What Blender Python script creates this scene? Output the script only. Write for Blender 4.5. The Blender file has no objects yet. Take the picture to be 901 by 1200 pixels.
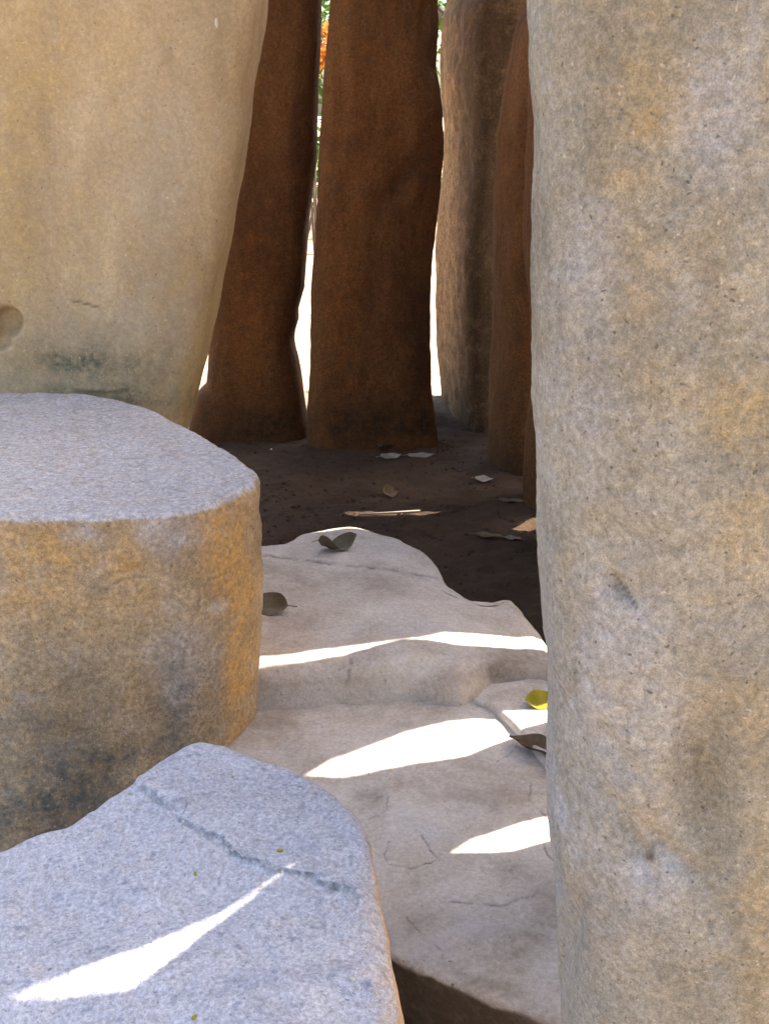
import bpy, math, random
import numpy as np
from mathutils import Vector

# ------------------------------------------------------------------ camera, world, sun, exposure
scene = bpy.context.scene
C = scene.collection
R = math.radians
CAM_H, PITCH, FPX = 1.4, R(20.0), 1287.0
cam = bpy.data.cameras.new('camera'); cam_o = bpy.data.objects.new('camera', cam); C.objects.link(cam_o)
cam.sensor_fit = 'VERTICAL'; cam.sensor_height = 36.0; cam.sensor_width = 27.0
cam.lens = 36.0 * FPX / 1200.0
cam.clip_start = 0.02; cam.clip_end = 2000
cam_o.location = (0, 0, CAM_H); cam_o.rotation_euler = (R(90) - PITCH, 0, 0)
scene.camera = cam_o

SUN_SLOPE = 0.467                       # dy/dx of the way to the sun, read off the light streaks
SUN_EL = R(45)
AZ = np.array([1.0, SUN_SLOPE]) / math.hypot(1, SUN_SLOPE)
world = bpy.data.worlds.new('World'); scene.world = world; world.use_nodes = True
wn = world.node_tree.nodes; wl = world.node_tree.links
sky = wn.new('ShaderNodeTexSky'); sky.sky_type = 'NISHITA'; sky.sun_disc = False
sky.sun_elevation = SUN_EL; sky.sun_rotation = math.atan2(AZ[0], AZ[1])
sky.air_density = 1.0; sky.dust_density = 4.5; sky.ozone_density = 1.0
wn['Background'].inputs['Strength'].default_value = 0.13
wl.new(sky.outputs[0], wn['Background'].inputs['Color'])
sl = bpy.data.lights.new('sun', 'SUN'); sl.energy = 4.8; sl.angle = R(0.53); sl.color = (1.0, 0.95, 0.86)
sun = bpy.data.objects.new('sun', sl); C.objects.link(sun)
D = Vector((AZ[0] * math.cos(SUN_EL), AZ[1] * math.cos(SUN_EL), math.sin(SUN_EL)))
sun.rotation_euler = D.to_track_quat('Z', 'Y').to_euler(); sun.location = D * 20
scene.render.engine = 'CYCLES'
scene.cycles.use_adaptive_sampling = True; scene.cycles.adaptive_threshold = 0.03
scene.cycles.max_bounces = 5; scene.cycles.diffuse_bounces = 4; scene.cycles.glossy_bounces = 2
vs = scene.view_settings
vs.view_transform = 'Standard'; vs.look = 'None'; vs.gamma = 1.0; vs.use_curve_mapping = False
vs.exposure = 2.2

# ------------------------------------------------------------------ helpers
cP, sP = math.cos(PITCH), math.sin(PITCH)
def ray(px, py):
    dx = (px - 450.5) / FPX; dv = (600 - py) / FPX
    return np.array([dx, cP + dv * sP, -sP + dv * cP])
def hit(px, py, z):
    d = ray(px, py); t = (z - CAM_H) / d[2]; return np.array([0, 0, CAM_H]) + t * d
def project(P):
    P = np.asarray(P, float); dz = P[..., 2] - CAM_H
    dep = np.maximum(P[..., 1] * cP - dz * sP, 1e-3); up = P[..., 1] * sP + dz * cP
    return 450.5 + FPX * P[..., 0] / dep, 600 - FPX * up / dep, dep

_rs = np.random.RandomState(7)
_perm = np.concatenate([_rs.permutation(256)] * 3)
_g = _rs.normal(size=(256, 3)); _g /= np.linalg.norm(_g, axis=1)[:, None]
def perlin(p):
    i = np.floor(p).astype(int); f = p - i; i &= 255
    u = f * f * f * (f * (f * 6 - 15) + 10)
    out = 0
    for dx in (0, 1):
        for dy in (0, 1):
            for dz in (0, 1):
                h = _perm[_perm[_perm[(i[:, 0] + dx) & 255] + ((i[:, 1] + dy) & 255)] + ((i[:, 2] + dz) & 255)] & 255
                g = _g[h]
                n = g[:, 0] * (f[:, 0] - dx) + g[:, 1] * (f[:, 1] - dy) + g[:, 2] * (f[:, 2] - dz)
                w = (u[:, 0] if dx else 1 - u[:, 0]) * (u[:, 1] if dy else 1 - u[:, 1]) * (u[:, 2] if dz else 1 - u[:, 2])
                out = out + w * n
    return out
def fbm(P, scale, octs=4, seed=0.0, gain=0.5, stretch=(1, 1, 1)):
    p = P.reshape(-1, 3) * scale * np.array(stretch) + np.array([seed * 17.3, seed * 5.7 + 3.1, seed * 9.1])
    a, o = 1.0, 0
    for _ in range(octs):
        o = o + a * perlin(p); a *= gain; p = p * 2.03 + 11.7
    return o.reshape(P.shape[:-1])

def link_mesh(name, verts, faces, mat, base=None, smooth=True, attrs=None, parent=None):
    verts = np.asarray(verts, float)
    base = np.array([0, 0, 0.]) if base is None else np.asarray(base, float)
    me = bpy.data.meshes.new(name)
    me.from_pydata((verts - base).tolist(), [], faces if isinstance(faces, list) else faces.tolist())
    if smooth: me.polygons.foreach_set('use_smooth', [True] * len(me.polygons))
    for k, v in (attrs or {}).items():
        a = me.attributes.new(k, 'FLOAT', 'POINT'); a.data.foreach_set('value', np.asarray(v, np.float32).ravel())
    me.materials.append(mat); me.update()
    o = bpy.data.objects.new(name, me); C.objects.link(o); o.location = base
    if parent is not None: o.parent = parent
    return o
def tag(o, label=None, cat=None, group=None, kind=None):
    if label: o['label'] = label
    if cat: o['category'] = cat
    if group: o['group'] = group
    if kind: o['kind'] = kind
    return o

def grid_normals(V):
    du = np.roll(V, -1, 1) - np.roll(V, 1, 1)
    dv = np.empty_like(V); dv[1:-1] = V[2:] - V[:-2]; dv[0] = V[1] - V[0]; dv[-1] = V[-1] - V[-2]
    n = np.cross(du, dv); l = np.linalg.norm(n, axis=2, keepdims=True)
    return n / np.maximum(l, 1e-9)
def grid_faces(M, N, closed_top=True):
    i, j = np.meshgrid(np.arange(M - 1), np.arange(N), indexing='ij')
    a = i * N + j; b = i * N + (j + 1) % N
    q = np.stack([a, b, b + N, a + N], -1).reshape(-1, 4).tolist()
    q.append(list(range((M - 1) * N, M * N)))
    q.append(list(range(N - 1, -1, -1)))
    return q

def blob(V, spots, seed=0, rough=0.35, scale=14):
    """sum of soft spots given as (px, py, rx, ry, angle_deg, amount), with ragged edges"""
    px, py, _ = project(V); out = np.zeros(V.shape[:-1])
    if not spots: return out
    wob = fbm(V, scale, 4, seed)
    for (cx, cy, rx, ry, an, am) in spots:
        c, s = math.cos(R(an)), math.sin(R(an)); dx, dy = px - cx, py - cy
        d = np.sqrt(((dx * c + dy * s) / rx) ** 2 + ((-dx * s + dy * c) / ry) ** 2)
        d = d + wob * rough * 2
        out = out + am * np.clip(1.25 - d, 0, 1) ** 1.3 if rough > 0 else out + am * np.exp(-d * d * 1.5)
    return out
def poly_dist(px, py, pts):
    d = np.full(px.shape, 1e9)
    for (x0, y0), (x1, y1) in zip(pts[:-1], pts[1:]):
        vx, vy = x1 - x0, y1 - y0; L = vx * vx + vy * vy + 1e-9
        t = np.clip(((px - x0) * vx + (py - y0) * vy) / L, 0, 1)
        d = np.minimum(d, np.hypot(px - x0 - t * vx, py - y0 - t * vy))
    return d

def gsmooth(a, s):
    if s <= 0: return a
    k = int(s * 3) + 1; w = np.exp(-0.5 * (np.arange(-k, k + 1) / s) ** 2); w /= w.sum()
    return np.convolve(np.pad(a, k, mode='edge'), w, 'valid')

def displace(V, N, big, mid, fine, seed, front=None, dents=None, stretch=(1, 1, 1), bs=2.2, ms=11, fs=45):
    d = big * fbm(V, bs, 3, seed, stretch=stretch) + mid * fbm(V, ms, 4, seed + 1, stretch=stretch) + fine * fbm(V, fs, 3, seed + 2)
    if dents:
        face = (N * (np.array([0, 0, CAM_H]) - V)).sum(-1) > 0
        px, py, _ = project(V)
        for (cx, cy, rx, ry, an, dep, hard) in dents:
            c, s = math.cos(R(an)), math.sin(R(an)); dx, dy = px - cx, py - cy
            q = np.sqrt(((dx * c + dy * s) / rx) ** 2 + ((-dx * s + dy * c) / ry) ** 2)
            d = d - face * dep / (1 + np.exp((q - 1) * hard)) if hard else d - face * dep * np.exp(-q * q * 1.5)
    return V + N * d[..., None]

# ------------------------------------------------------------------ materials
def new_mat(name):
    m = bpy.data.materials.new(name); m.use_nodes = True
    nt = m.node_tree; b = nt.nodes['Principled BSDF']
    b.inputs['Roughness'].default_value = 0.92; b.inputs['Specular IOR Level'].default_value = 0.25
    return m, nt, b
def nnoise(nt, vec, scale, detail=6, rough=0.6, dist=0.0):
    n = nt.nodes.new('ShaderNodeTexNoise'); n.inputs['Scale'].default_value = scale
    n.inputs['Detail'].default_value = detail; n.inputs['Roughness'].default_value = rough; n.inputs['Distortion'].default_value = dist
    nt.links.new(vec, n.inputs['Vector']); return n.outputs['Fac']
def nramp(nt, fac, stops):
    r = nt.nodes.new('ShaderNodeValToRGB'); e = r.color_ramp.elements
    while len(e) < len(stops): e.new(0.5)
    for k, (p, c) in enumerate(stops):
        e[k].position = p; e[k].color = (c if len(c) == 4 else (*c, 1)) if not isinstance(c, (int, float)) else (c, c, c, 1)
    nt.links.new(fac, r.inputs['Fac']); return r.outputs['Color']
def nmix(nt, fac, a, b, mode='MIX'):
    m = nt.nodes.new('ShaderNodeMix'); m.data_type = 'RGBA'; m.blend_type = mode
    for sock, v in ((m.inputs['Factor'], fac), (m.inputs['A'], a), (m.inputs['B'], b)):
        if hasattr(v, 'is_output'): nt.links.new(v, sock)
        elif isinstance(v, (int, float)): sock.default_value = v if sock.type == 'VALUE' else (v, v, v, 1)
        else: sock.default_value = (*v, 1)
    # colour sockets of the Mix node are the typed ones
    return m
def mixrgb(nt, fac, a, b, mode='MIX'):
    m = nt.nodes.new('ShaderNodeMix'); m.data_type = 'RGBA'; m.blend_type = mode
    fi = [s for s in m.inputs if s.name == 'Factor' and s.type == 'VALUE'][0]
    ai = [s for s in m.inputs if s.name == 'A' and s.type == 'RGBA'][0]
    bi = [s for s in m.inputs if s.name == 'B' and s.type == 'RGBA'][0]
    for sock, v in ((fi, fac), (ai, a), (bi, b)):
        if isinstance(v, bpy.types.NodeSocket): nt.links.new(v, sock)
        elif isinstance(v, (int, float)): sock.default_value = v
        else: sock.default_value = (*v, 1)
    return [s for s in m.outputs if s.type == 'RGBA'][0]
def math_n(nt, op, a, b=0.0, clamp=False):
    m = nt.nodes.new('ShaderNodeMath'); m.operation = op; m.use_clamp = clamp
    for k, v in enumerate((a, b)):
        if isinstance(v, bpy.types.NodeSocket): nt.links.new(v, m.inputs[k])
        else: m.inputs[k].default_value = v
    return m.outputs[0]
def attr(nt, name):
    a = nt.nodes.new('ShaderNodeAttribute'); a.attribute_name = name; return a.outputs['Fac']
def bump_chain(nt, bsdf, layers):
    prev = None
    for h, dist, st in layers:
        b = nt.nodes.new('ShaderNodeBump'); b.inputs['Distance'].default_value = dist; b.inputs['Strength'].default_value = st
        nt.links.new(h, b.inputs['Height'])
        if prev is not None: nt.links.new(prev, b.inputs['Normal'])
        prev = b.outputs['Normal']
    nt.links.new(prev, bsdf.inputs['Normal'])

def stone_mat(name, dark, mid, light, seed, scale=1.0, warm=(0.42, 0.26, 0.10), cool=(0.36, 0.37, 0.40), stain_shade=(0.09, 0.085, 0.06),
              grain=0.5, pits=0.35, flecks=0.4, bump=1.0, streak=1.0, patch=0.35):
    m, nt, b = new_mat(name)
    tc = nt.nodes.new('ShaderNodeTexCoord'); mp = nt.nodes.new('ShaderNodeMapping')
    mp.inputs['Location'].default_value = (seed * 3.7, seed * 1.3, seed * 2.9); mp.inputs['Scale'].default_value = (scale,) * 3
    nt.links.new(tc.outputs['Object'], mp.inputs['Vector']); v = mp.outputs['Vector']
    ms = nt.nodes.new('ShaderNodeMapping'); ms.inputs['Scale'].default_value = (1, 1, streak); nt.links.new(v, ms.inputs['Vector'])
    n1 = nnoise(nt, ms.outputs['Vector'], 5.5, 6, 0.66, 0.4)
    col = nramp(nt, n1, [(0.30, dark), (0.52, mid), (0.70, light)])
    # wandering patches of warm and cool tone
    n2 = nramp(nt, nnoise(nt, v, 14, 4, 0.7, 0.3), [(0.50, 0.0), (0.72, 1.0)])
    col = mixrgb(nt, math_n(nt, 'MULTIPLY', n2, patch), col, warm)
    n3 = nramp(nt, nnoise(nt, v, 21, 4, 0.7, 0.2), [(0.52, 0.0), (0.70, 1.0)])
    col = mixrgb(nt, math_n(nt, 'MULTIPLY', n3, 0.35), col, cool)
    # marked patches
    n4r = nnoise(nt, v, 42, 4, 0.74)
    n4 = nramp(nt, n4r, [(0.34, 0.0), (0.62, 1.0)])
    wf = math_n(nt, 'MULTIPLY', attr(nt, 'warm'), math_n(nt, 'ADD', math_n(nt, 'MULTIPLY', n4, 0.95), 0.22), True)
    col = mixrgb(nt, math_n(nt, 'MULTIPLY', wf, 0.9), col, warm)
    cf = math_n(nt, 'MULTIPLY', attr(nt, 'cool'), math_n(nt, 'SUBTRACT', 1.35, math_n(nt, 'MULTIPLY', n4, 0.8)), True)
    col = mixrgb(nt, math_n(nt, 'MULTIPLY', cf, 0.9), col, cool)
    col = mixrgb(nt, grain * 0.9, col, nramp(nt, nnoise(nt, v, 60, 3, 0.75, 0.6), [(0.30, 0.30), (0.5, 0.5), (0.68, 0.70)]), 'OVERLAY')
    st = math_n(nt, 'MULTIPLY', attr(nt, 'stain_shade'), math_n(nt, 'ADD', n4, 0.25), True)
    col = mixrgb(nt, st, col, stain_shade)
    # grain
    g1 = nnoise(nt, v, 120, 2, 0.7)
    col = mixrgb(nt, grain, col, nramp(nt, g1, [(0.30, 0.22), (0.5, 0.5), (0.70, 0.80)]), 'OVERLAY')
    g2 = nnoise(nt, v, 420, 1, 0.7)
    col = mixrgb(nt, grain * 0.8, col, nramp(nt, g2, [(0.3, 0.2), (0.5, 0.5), (0.7, 0.8)]), 'OVERLAY')
    # dark pits and pale / yellow flecks
    vo = nt.nodes.new('ShaderNodeTexVoronoi'); vo.inputs['Scale'].default_value = 95; vo.inputs['Randomness'].default_value = 1
    wv = nt.nodes.new('ShaderNodeVectorMath'); wv.operation = 'MULTIPLY_ADD'
    wc = nt.nodes.new('ShaderNodeTexNoise'); wc.inputs['Scale'].default_value = 70; wc.inputs['Detail'].default_value = 2; nt.links.new(v, wc.inputs['Vector'])
    nt.links.new(wc.outputs['Color'], wv.inputs[0]); wv.inputs[1].default_value = (0.016, 0.016, 0.016); nt.links.new(v, wv.inputs[2])
    nt.links.new(wv.outputs[0], vo.inputs['Vector'])
    near = nramp(nt, vo.outputs['Distance'], [(0.10, 1.0), (0.24, 0.0)])
    sel = nt.nodes.new('ShaderNodeSeparateColor'); nt.links.new(vo.outputs['Color'], sel.inputs[0])
    pit = math_n(nt, 'MULTIPLY', near, math_n(nt, 'GREATER_THAN', sel.outputs[0], 1 - pits * 0.35))
    col = mixrgb(nt, math_n(nt, 'MULTIPLY', pit, 0.65), col, tuple(0.35 * c for c in dark))
    fl = math_n(nt, 'MULTIPLY', near, math_n(nt, 'GREATER_THAN', sel.outputs[1], 1 - flecks * 0.35))
    col = mixrgb(nt, math_n(nt, 'MULTIPLY', fl, 0.55), col, tuple(min(0.8, 1.5 * c) for c in light))
    # hairline cracks
    col = mixrgb(nt, math_n(nt, 'MULTIPLY', attr(nt, 'crack'), 0.75, True), col, tuple(0.3 * c for c in dark))
    nt.links.new(col, b.inputs['Base Color'])
    h = math_n(nt, 'MULTIPLY', nnoise(nt, v, 26, 4, 0.68), 0.006 * bump)
    h = math_n(nt, 'ADD', h, math_n(nt, 'MULTIPLY', g1, 0.0030 * bump))
    h = math_n(nt, 'ADD', h, math_n(nt, 'MULTIPLY', g2, 0.0009 * bump))
    h = math_n(nt, 'SUBTRACT', h, math_n(nt, 'MULTIPLY', pit, 0.0010 * bump))
    bump_chain(nt, b, [(h, 1.0, 0.8)])
    return m

def simple_mat(name, a, bcol, scale=20, rough=0.7, translucent=0.0, bump=0.002):
    m, nt, b = new_mat(name)
    tc = nt.nodes.new('ShaderNodeTexCoord'); n = nnoise(nt, tc.outputs['Object'], scale, 5, 0.65)
    oi = nt.nodes.new('ShaderNodeObjectInfo')
    col = nramp(nt, n, [(0.3, a), (0.7, bcol)])
    nt.links.new(col, b.inputs['Base Color']); b.inputs['Roughness'].default_value = rough
    if bump: bump_chain(nt, b, [(n, bump, 0.6)])
    if translucent:
        t = nt.nodes.new('ShaderNodeBsdfTranslucent'); nt.links.new(col, t.inputs['Color'])
        mx = nt.nodes.new('ShaderNodeMixShader'); mx.inputs[0].default_value = translucent
        nt.links.new(b.outputs[0], mx.inputs[1]); nt.links.new(t.outputs[0], mx.inputs[2])
        nt.links.new(mx.outputs[0], nt.nodes['Material Output'].inputs['Surface'])
    return m

M = {}
M['left'] = stone_mat('left_stone', (0.310, 0.225, 0.127), (0.437, 0.321, 0.181), (0.517, 0.391, 0.230), 1.0, warm=(0.460, 0.320, 0.120), cool=(0.414, 0.358, 0.265), stain_shade=(0.120, 0.115, 0.070), grain=0.2, pits=0.3, bump=0.5, streak=0.35)
M['right'] = stone_mat('right_stone', (0.167, 0.150, 0.113), (0.251, 0.231, 0.183), (0.327, 0.307, 0.254), 2.0, scale=1.5, warm=(0.349, 0.251, 0.108), cool=(0.304, 0.305, 0.314), stain_shade=(0.150, 0.125, 0.085), grain=0.38, pits=0.8, flecks=0.6, bump=1.0, streak=0.6, patch=0.16)
M['block'] = stone_mat('block_stone', (0.247, 0.178, 0.110), (0.377, 0.270, 0.160), (0.494, 0.356, 0.215), 3.0, warm=(0.517, 0.297, 0.099), cool=(0.472, 0.430, 0.415), stain_shade=(0.130, 0.120, 0.100), grain=0.42, pits=0.5, flecks=0.6, bump=1.0)
M['boulder'] = stone_mat('boulder_stone', (0.340, 0.311, 0.309), (0.450, 0.419, 0.417), (0.530, 0.497, 0.495), 4.0, scale=1.6, warm=(0.525, 0.320, 0.142), cool=(0.473, 0.447, 0.465), stain_shade=(0.180, 0.180, 0.230), grain=0.42, pits=0.8, flecks=0.35, bump=1.1)
M['brown'] = stone_mat('brown_stone', (0.062, 0.024, 0.006), (0.101, 0.040, 0.010), (0.134, 0.056, 0.015), 5.0, warm=(0.182, 0.061, 0.011), cool=(0.088, 0.048, 0.022), stain_shade=(0.030, 0.018, 0.008), grain=0.45, pits=0.2, flecks=0.1, bump=0.8, streak=0.4)
M['pale_brown'] = stone_mat('pale_brown_stone', (0.074, 0.042, 0.018), (0.124, 0.072, 0.033), (0.167, 0.104, 0.050), 6.0, warm=(0.440, 0.273, 0.130), cool=(0.133, 0.094, 0.063), stain_shade=(0.045, 0.030, 0.016), grain=0.4, pits=0.2, flecks=0.15, bump=0.6, streak=0.3)  # its warm tone paints the light on the slender stone's flank
M['slab'] = stone_mat('slab_stone', (0.334, 0.261, 0.203), (0.477, 0.401, 0.329), (0.572, 0.495, 0.418), 7.0, warm=(0.430, 0.330, 0.220), cool=(0.507, 0.460, 0.428), stain_shade=(0.190, 0.140, 0.085), grain=0.2, pits=0.3, flecks=0.0, bump=0.5)
M['leaf_grey'] = simple_mat('grey_brown_leaf', (0.13, 0.105, 0.065), (0.24, 0.20, 0.135), 40, 0.75, 0.15)
M['leaf_pale'] = simple_mat('pale_dry_leaf', (0.22, 0.18, 0.13), (0.36, 0.31, 0.24), 40, 0.7, 0.15)
M['leaf_brown'] = simple_mat('brown_dry_leaf', (0.10, 0.06, 0.03), (0.20, 0.12, 0.06), 40, 0.7, 0.15)
M['leaf_yellow'] = simple_mat('yellow_leaf', (0.30, 0.24, 0.02), (0.48, 0.40, 0.03), 30, 0.6, 0.3)
M['leaf_orange'] = simple_mat('orange_leaf', (0.45, 0.14, 0.02), (0.62, 0.28, 0.05), 30, 0.6, 0.4)
M['foliage'] = simple_mat('green_foliage', (0.035, 0.09, 0.015), (0.09, 0.17, 0.03), 3, 0.55, 0.45, 0)
M['foliage_light'] = simple_mat('light_green_foliage', (0.07, 0.15, 0.02), (0.14, 0.24, 0.04), 3, 0.55, 0.45, 0)
M['bark'] = simple_mat('tree_bark', (0.08, 0.06, 0.045), (0.17, 0.14, 0.11), 14, 0.9, 0, 0.01)
M['chip'] = simple_mat('pale_chip', (0.50, 0.45, 0.30), (0.65, 0.60, 0.45), 30, 0.7, 0)

# ------------------------------------------------------------------ ground
def ground_mat():
    m, nt, b = new_mat('earth')
    tc = nt.nodes.new('ShaderNodeTexCoord'); v = tc.outputs['Object']
    n1 = nnoise(nt, v, 2.2, 8, 0.65); n2 = nnoise(nt, v, 28, 6, 0.7); n3 = nnoise(nt, v, 160, 4, 0.7)
    dark_soil = nramp(nt, n1, [(0.3, (0.042, 0.021, 0.009)), (0.7, (0.078, 0.041, 0.019))])
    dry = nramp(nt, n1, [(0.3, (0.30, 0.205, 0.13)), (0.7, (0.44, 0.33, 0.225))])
    col = mixrgb(nt, math_n(nt, 'MULTIPLY', attr(nt, 'dry'), 1.0, True), dark_soil, dry)
    col = mixrgb(nt, 0.6, col, nramp(nt, n2, [(0.3, 0.3), (0.5, 0.5), (0.7, 0.7)]), 'OVERLAY')
    col = mixrgb(nt, 0.6, col, nramp(nt, n3, [(0.3, 0.3), (0.5, 0.5), (0.7, 0.7)]), 'OVERLAY')
    nt.links.new(col, b.inputs['Base Color'])
    bump_chain(nt, b, [(n2, 0.02, 0.7), (n3, 0.005, 0.7)])
    return m
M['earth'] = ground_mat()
def axis(lo, hi, step, far):
    core = np.arange(lo, hi + 1e-6, step); out = []; s, x = step, hi
    while x < far: s *= 1.22; x += s; out.append(x)
    left = []; s, x = step, lo
    while x > -far: s *= 1.22; x -= s; left.append(x)
    return np.array(left[::-1] + core.tolist() + out)
gx, gy = axis(-1.4, 1.2, 0.018, 420), axis(1.3, 5.6, 0.018, 420)
X, Y = np.meshgrid(gx, gy); P = np.stack([X, Y, X * 0], -1)
near = np.exp(-((X / 6) ** 2 + ((Y - 3) / 6) ** 2))
Z = near * (0.035 * fbm(P, 1.3, 3, 1) + 0.022 * fbm(P, 9, 4, 2)) + (1 - near) * 0.12 * fbm(P, 0.12, 4, 3) * np.clip(np.hypot(X, Y - 3) / 10, 0, 1)
P[..., 2] = Z - 0.012
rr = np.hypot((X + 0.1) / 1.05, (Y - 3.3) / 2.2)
dry = np.clip((rr - 0.95) / 0.25, 0, 1)  # earth is dark inside this oval, pale outside
ny, nx = X.shape
i, j = np.meshgrid(np.arange(ny - 1), np.arange(nx - 1), indexing='ij'); a = (i * nx + j)
gf = np.stack([a, a + 1, a + nx + 1, a + nx], -1).reshape(-1, 4)
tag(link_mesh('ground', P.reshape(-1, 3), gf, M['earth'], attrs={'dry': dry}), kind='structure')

# ------------------------------------------------------------------ standing stones
def edge_fn(pts):
    a = np.array(pts, float); o = np.argsort(a[:, 1]); a = a[o]
    return lambda py: np.interp(py, a[:, 1], a[:, 0])
def zlevels(lo, hi, top, fine, coarse):
    a = np.arange(-0.18, lo, coarse); b = np.arange(lo, hi, fine); c = np.arange(hi, top, coarse)
    return np.concatenate([a, b, c])
def section(N, a, b, n, phi):
    th = np.linspace(0, 2 * math.pi, N, endpoint=False)
    c, s = np.cos(th), np.sin(th)
    u = np.sign(c) * np.abs(c) ** (2 / n); v = np.sign(s) * np.abs(s) ** (2 / n)
    # even out the spacing along the curve
    uu, vv = np.append(u * a, u[0] * a), np.append(v * b, v[0] * b)
    L = np.append(0, np.cumsum(np.hypot(np.diff(uu), np.diff(vv))))
    t = np.linspace(0, L[-1], N, endpoint=False)
    u, v = np.interp(t, L, uu) / a, np.interp(t, L, vv) / b
    return u, v
def standing_stone(name, label, mat, Yc, b, top, left=None, right=None, xl=None, xr=None, n=3.0, phi=0.0, N=220, fine=0.008, coarse=0.03,
                   disp=(0.02, 0.008, 0.0015), seed=1.0, dents=None, attrs=None, group=None, lean=0.0, smooth_px=2.0, thick=None, cracks=None):
    """left / right: silhouette points in photo pixels, carried to the stone's own upright plane y = Yc"""
    zt = CAM_H + Yc * math.tan(R(6)); zb = max(-0.1, CAM_H - Yc * math.tan(R(46)))
    zs = zlevels(max(zb, -0.1), zt, top, fine, coarse)
    fl = edge_fn(left) if left else None; fr = edge_fn(right) if right else None
    aw = 0.2
    u, v = section(N, aw, b, n, phi); cphi, sphi = math.cos(phi), math.sin(phi)
    XL = np.full(len(zs), xl if xl is not None else 0.0); XR = np.full(len(zs), xr if xr is not None else 0.0)
    yc = Yc + lean * zs
    pc = np.stack([zs * 0, yc, zs], -1); _, pyc, dep = project(pc)
    if fl: XL = (fl(pyc) - 450.5) / FPX * dep
    if fr: XR = (fr(pyc) - 450.5) / FPX * dep
    valid = (pyc > -40) & (pyc < 1240)
    idx = np.arange(len(zs)); vi = idx[valid]
    for k in range(8):
        for A in (XL, XR): A[:] = A[np.clip(idx, vi[0], vi[-1])]
        aa = np.maximum((XR - XL) / 2, 0.01); cx = (XR + XL) / 2
        x = cx[:, None] + aa[:, None] * u * cphi - b * v * sphi
        y = yc[:, None] + aa[:, None] * u * sphi + b * v * cphi
        V = np.stack([x, y, np.repeat(zs[:, None], N, 1)], -1)
        px, py, dp = project(V)
        if fl:
            q = px.argmin(1); XL += (fl(py[idx, q]) - px[idx, q]) * dp[idx, q] / FPX * 0.8
        if fr:
            q = px.argmax(1); XR += (fr(py[idx, q]) - px[idx, q]) * dp[idx, q] / FPX * 0.8
    sm = smooth_px * 0.01 / fine
    XL, XR = gsmooth(XL, sm), gsmooth(XR, sm)
    for A in (XL, XR): A[:] = A[np.clip(idx, vi[0], vi[-1])]
    aa = np.maximum((XR - XL) / 2, 0.01); cx = (XR + XL) / 2
    bb = np.full(len(zs), b) if thick is None else b * np.interp(zs, *thick)
    return finish_stone(name, label, mat, zs, cx, aa, yc, bb, u, v, phi, top, disp, seed, dents, attrs, group, cracks)
def finish_stone(name, label, mat, zs, cx, aa, yc, bb, u, v, phi, top, disp, seed, dents, attrs, group, cracks=None, cap=None):
    N = len(u); cphi, sphi = math.cos(phi), math.sin(phi)
    # rounded head
    k = 14; t = np.linspace(0, 1, k + 1)[1:]
    r = np.minimum(aa[-1], bb[-1]) * 0.9
    zs2 = np.concatenate([zs, zs[-1] + r * np.sin(t * math.pi / 2) * 0.8])
    f = np.concatenate([np.ones(len(zs)), np.maximum(np.cos(t * math.pi / 2) ** 0.7, 0.04)])
    ext = lambda A: np.concatenate([A, np.full(k, A[-1])])
    aa, bb, cx, yc = ext(aa) * f, ext(bb) * f, ext(cx), ext(yc)
    x = cx[:, None] + aa[:, None] * u * cphi - bb[:, None] * v * sphi
    y = yc[:, None] + aa[:, None] * u * sphi + bb[:, None] * v * cphi
    V = np.stack([x, y, np.repeat(zs2[:, None], N, 1)], -1)
    nrm = grid_normals(V)
    V = displace(V, nrm, *disp, seed, dents=dents, stretch=(1, 1, 0.55))
    face = (nrm * (np.array([0, 0, CAM_H]) - V)).sum(-1) > 0
    at = {}
    for key in ('warm', 'cool', 'stain_shade'):
        at[key] = np.clip(blob(V, (attrs or {}).get(key), seed), 0, 1.2) * face
    px, py, _ = project(V); cr = np.zeros(px.shape)
    for pts, w in (cracks or []):
        cr = np.maximum(cr, np.exp(-(poly_dist(px, py, pts) / w) ** 2))
    at['crack'] = cr * face
    base = (cx[0], yc[0], 0)
    o = link_mesh(name, V.reshape(-1, 3), grid_faces(V.shape[0], N), mat, base, attrs=at)
    return tag(o, label, 'standing stone', group)

# left upright
standing_stone('standing_stone', 'broad tan standing stone rising behind the flat-topped block, with a round hollow', M['left'], 3.10, 0.20, 2.5,
    xl=-1.45, right=[(316, -20), (309, 40), (301, 100), (296, 150), (288, 200), (275, 262), (263, 320), (254, 368), (246, 410), (234, 455), (222, 496), (205, 560), (195, 640)],
    n=5.0, N=640, fine=0.006, disp=(0.025, 0.005, 0.0008), seed=1.3,
    dents=[(8, 378, 17, 17, 0, 0.05, 12), (-4, 402, 16, 8, 0, 0.035, 12), (120, 360, 40, 8, 10, 0.004, 0)],
    attrs={'warm': [(30, 60, 60, 120, 0, 0.55), (10, 230, 30, 120, 0, 0.5), (120, 60, 60, 60, 0, 0.35), (235, 430, 22, 90, 15, 0.9), (262, 320, 14, 110, 12, 0.6), (20, 330, 50, 60, 0, 0.3)],  # spots along the right edge paint the yellow light on that flank
           'stain_shade': [(90, 425, 70, 14, 3, 0.45), (60, 420, 40, 12, 0, 0.3), (140, 440, 130, 70, 5, 0.40), (150, 470, 120, 16, 2, 0.35)],
           'cool': [(190, 190, 60, 130, 0, 0.4), (150, 380, 110, 60, 0, 0.35)]},
    cracks=[([(85, 352), (105, 357), (118, 361)], 1.2), ([(90, 458), (125, 460), (150, 457)], 2.0)])

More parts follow.
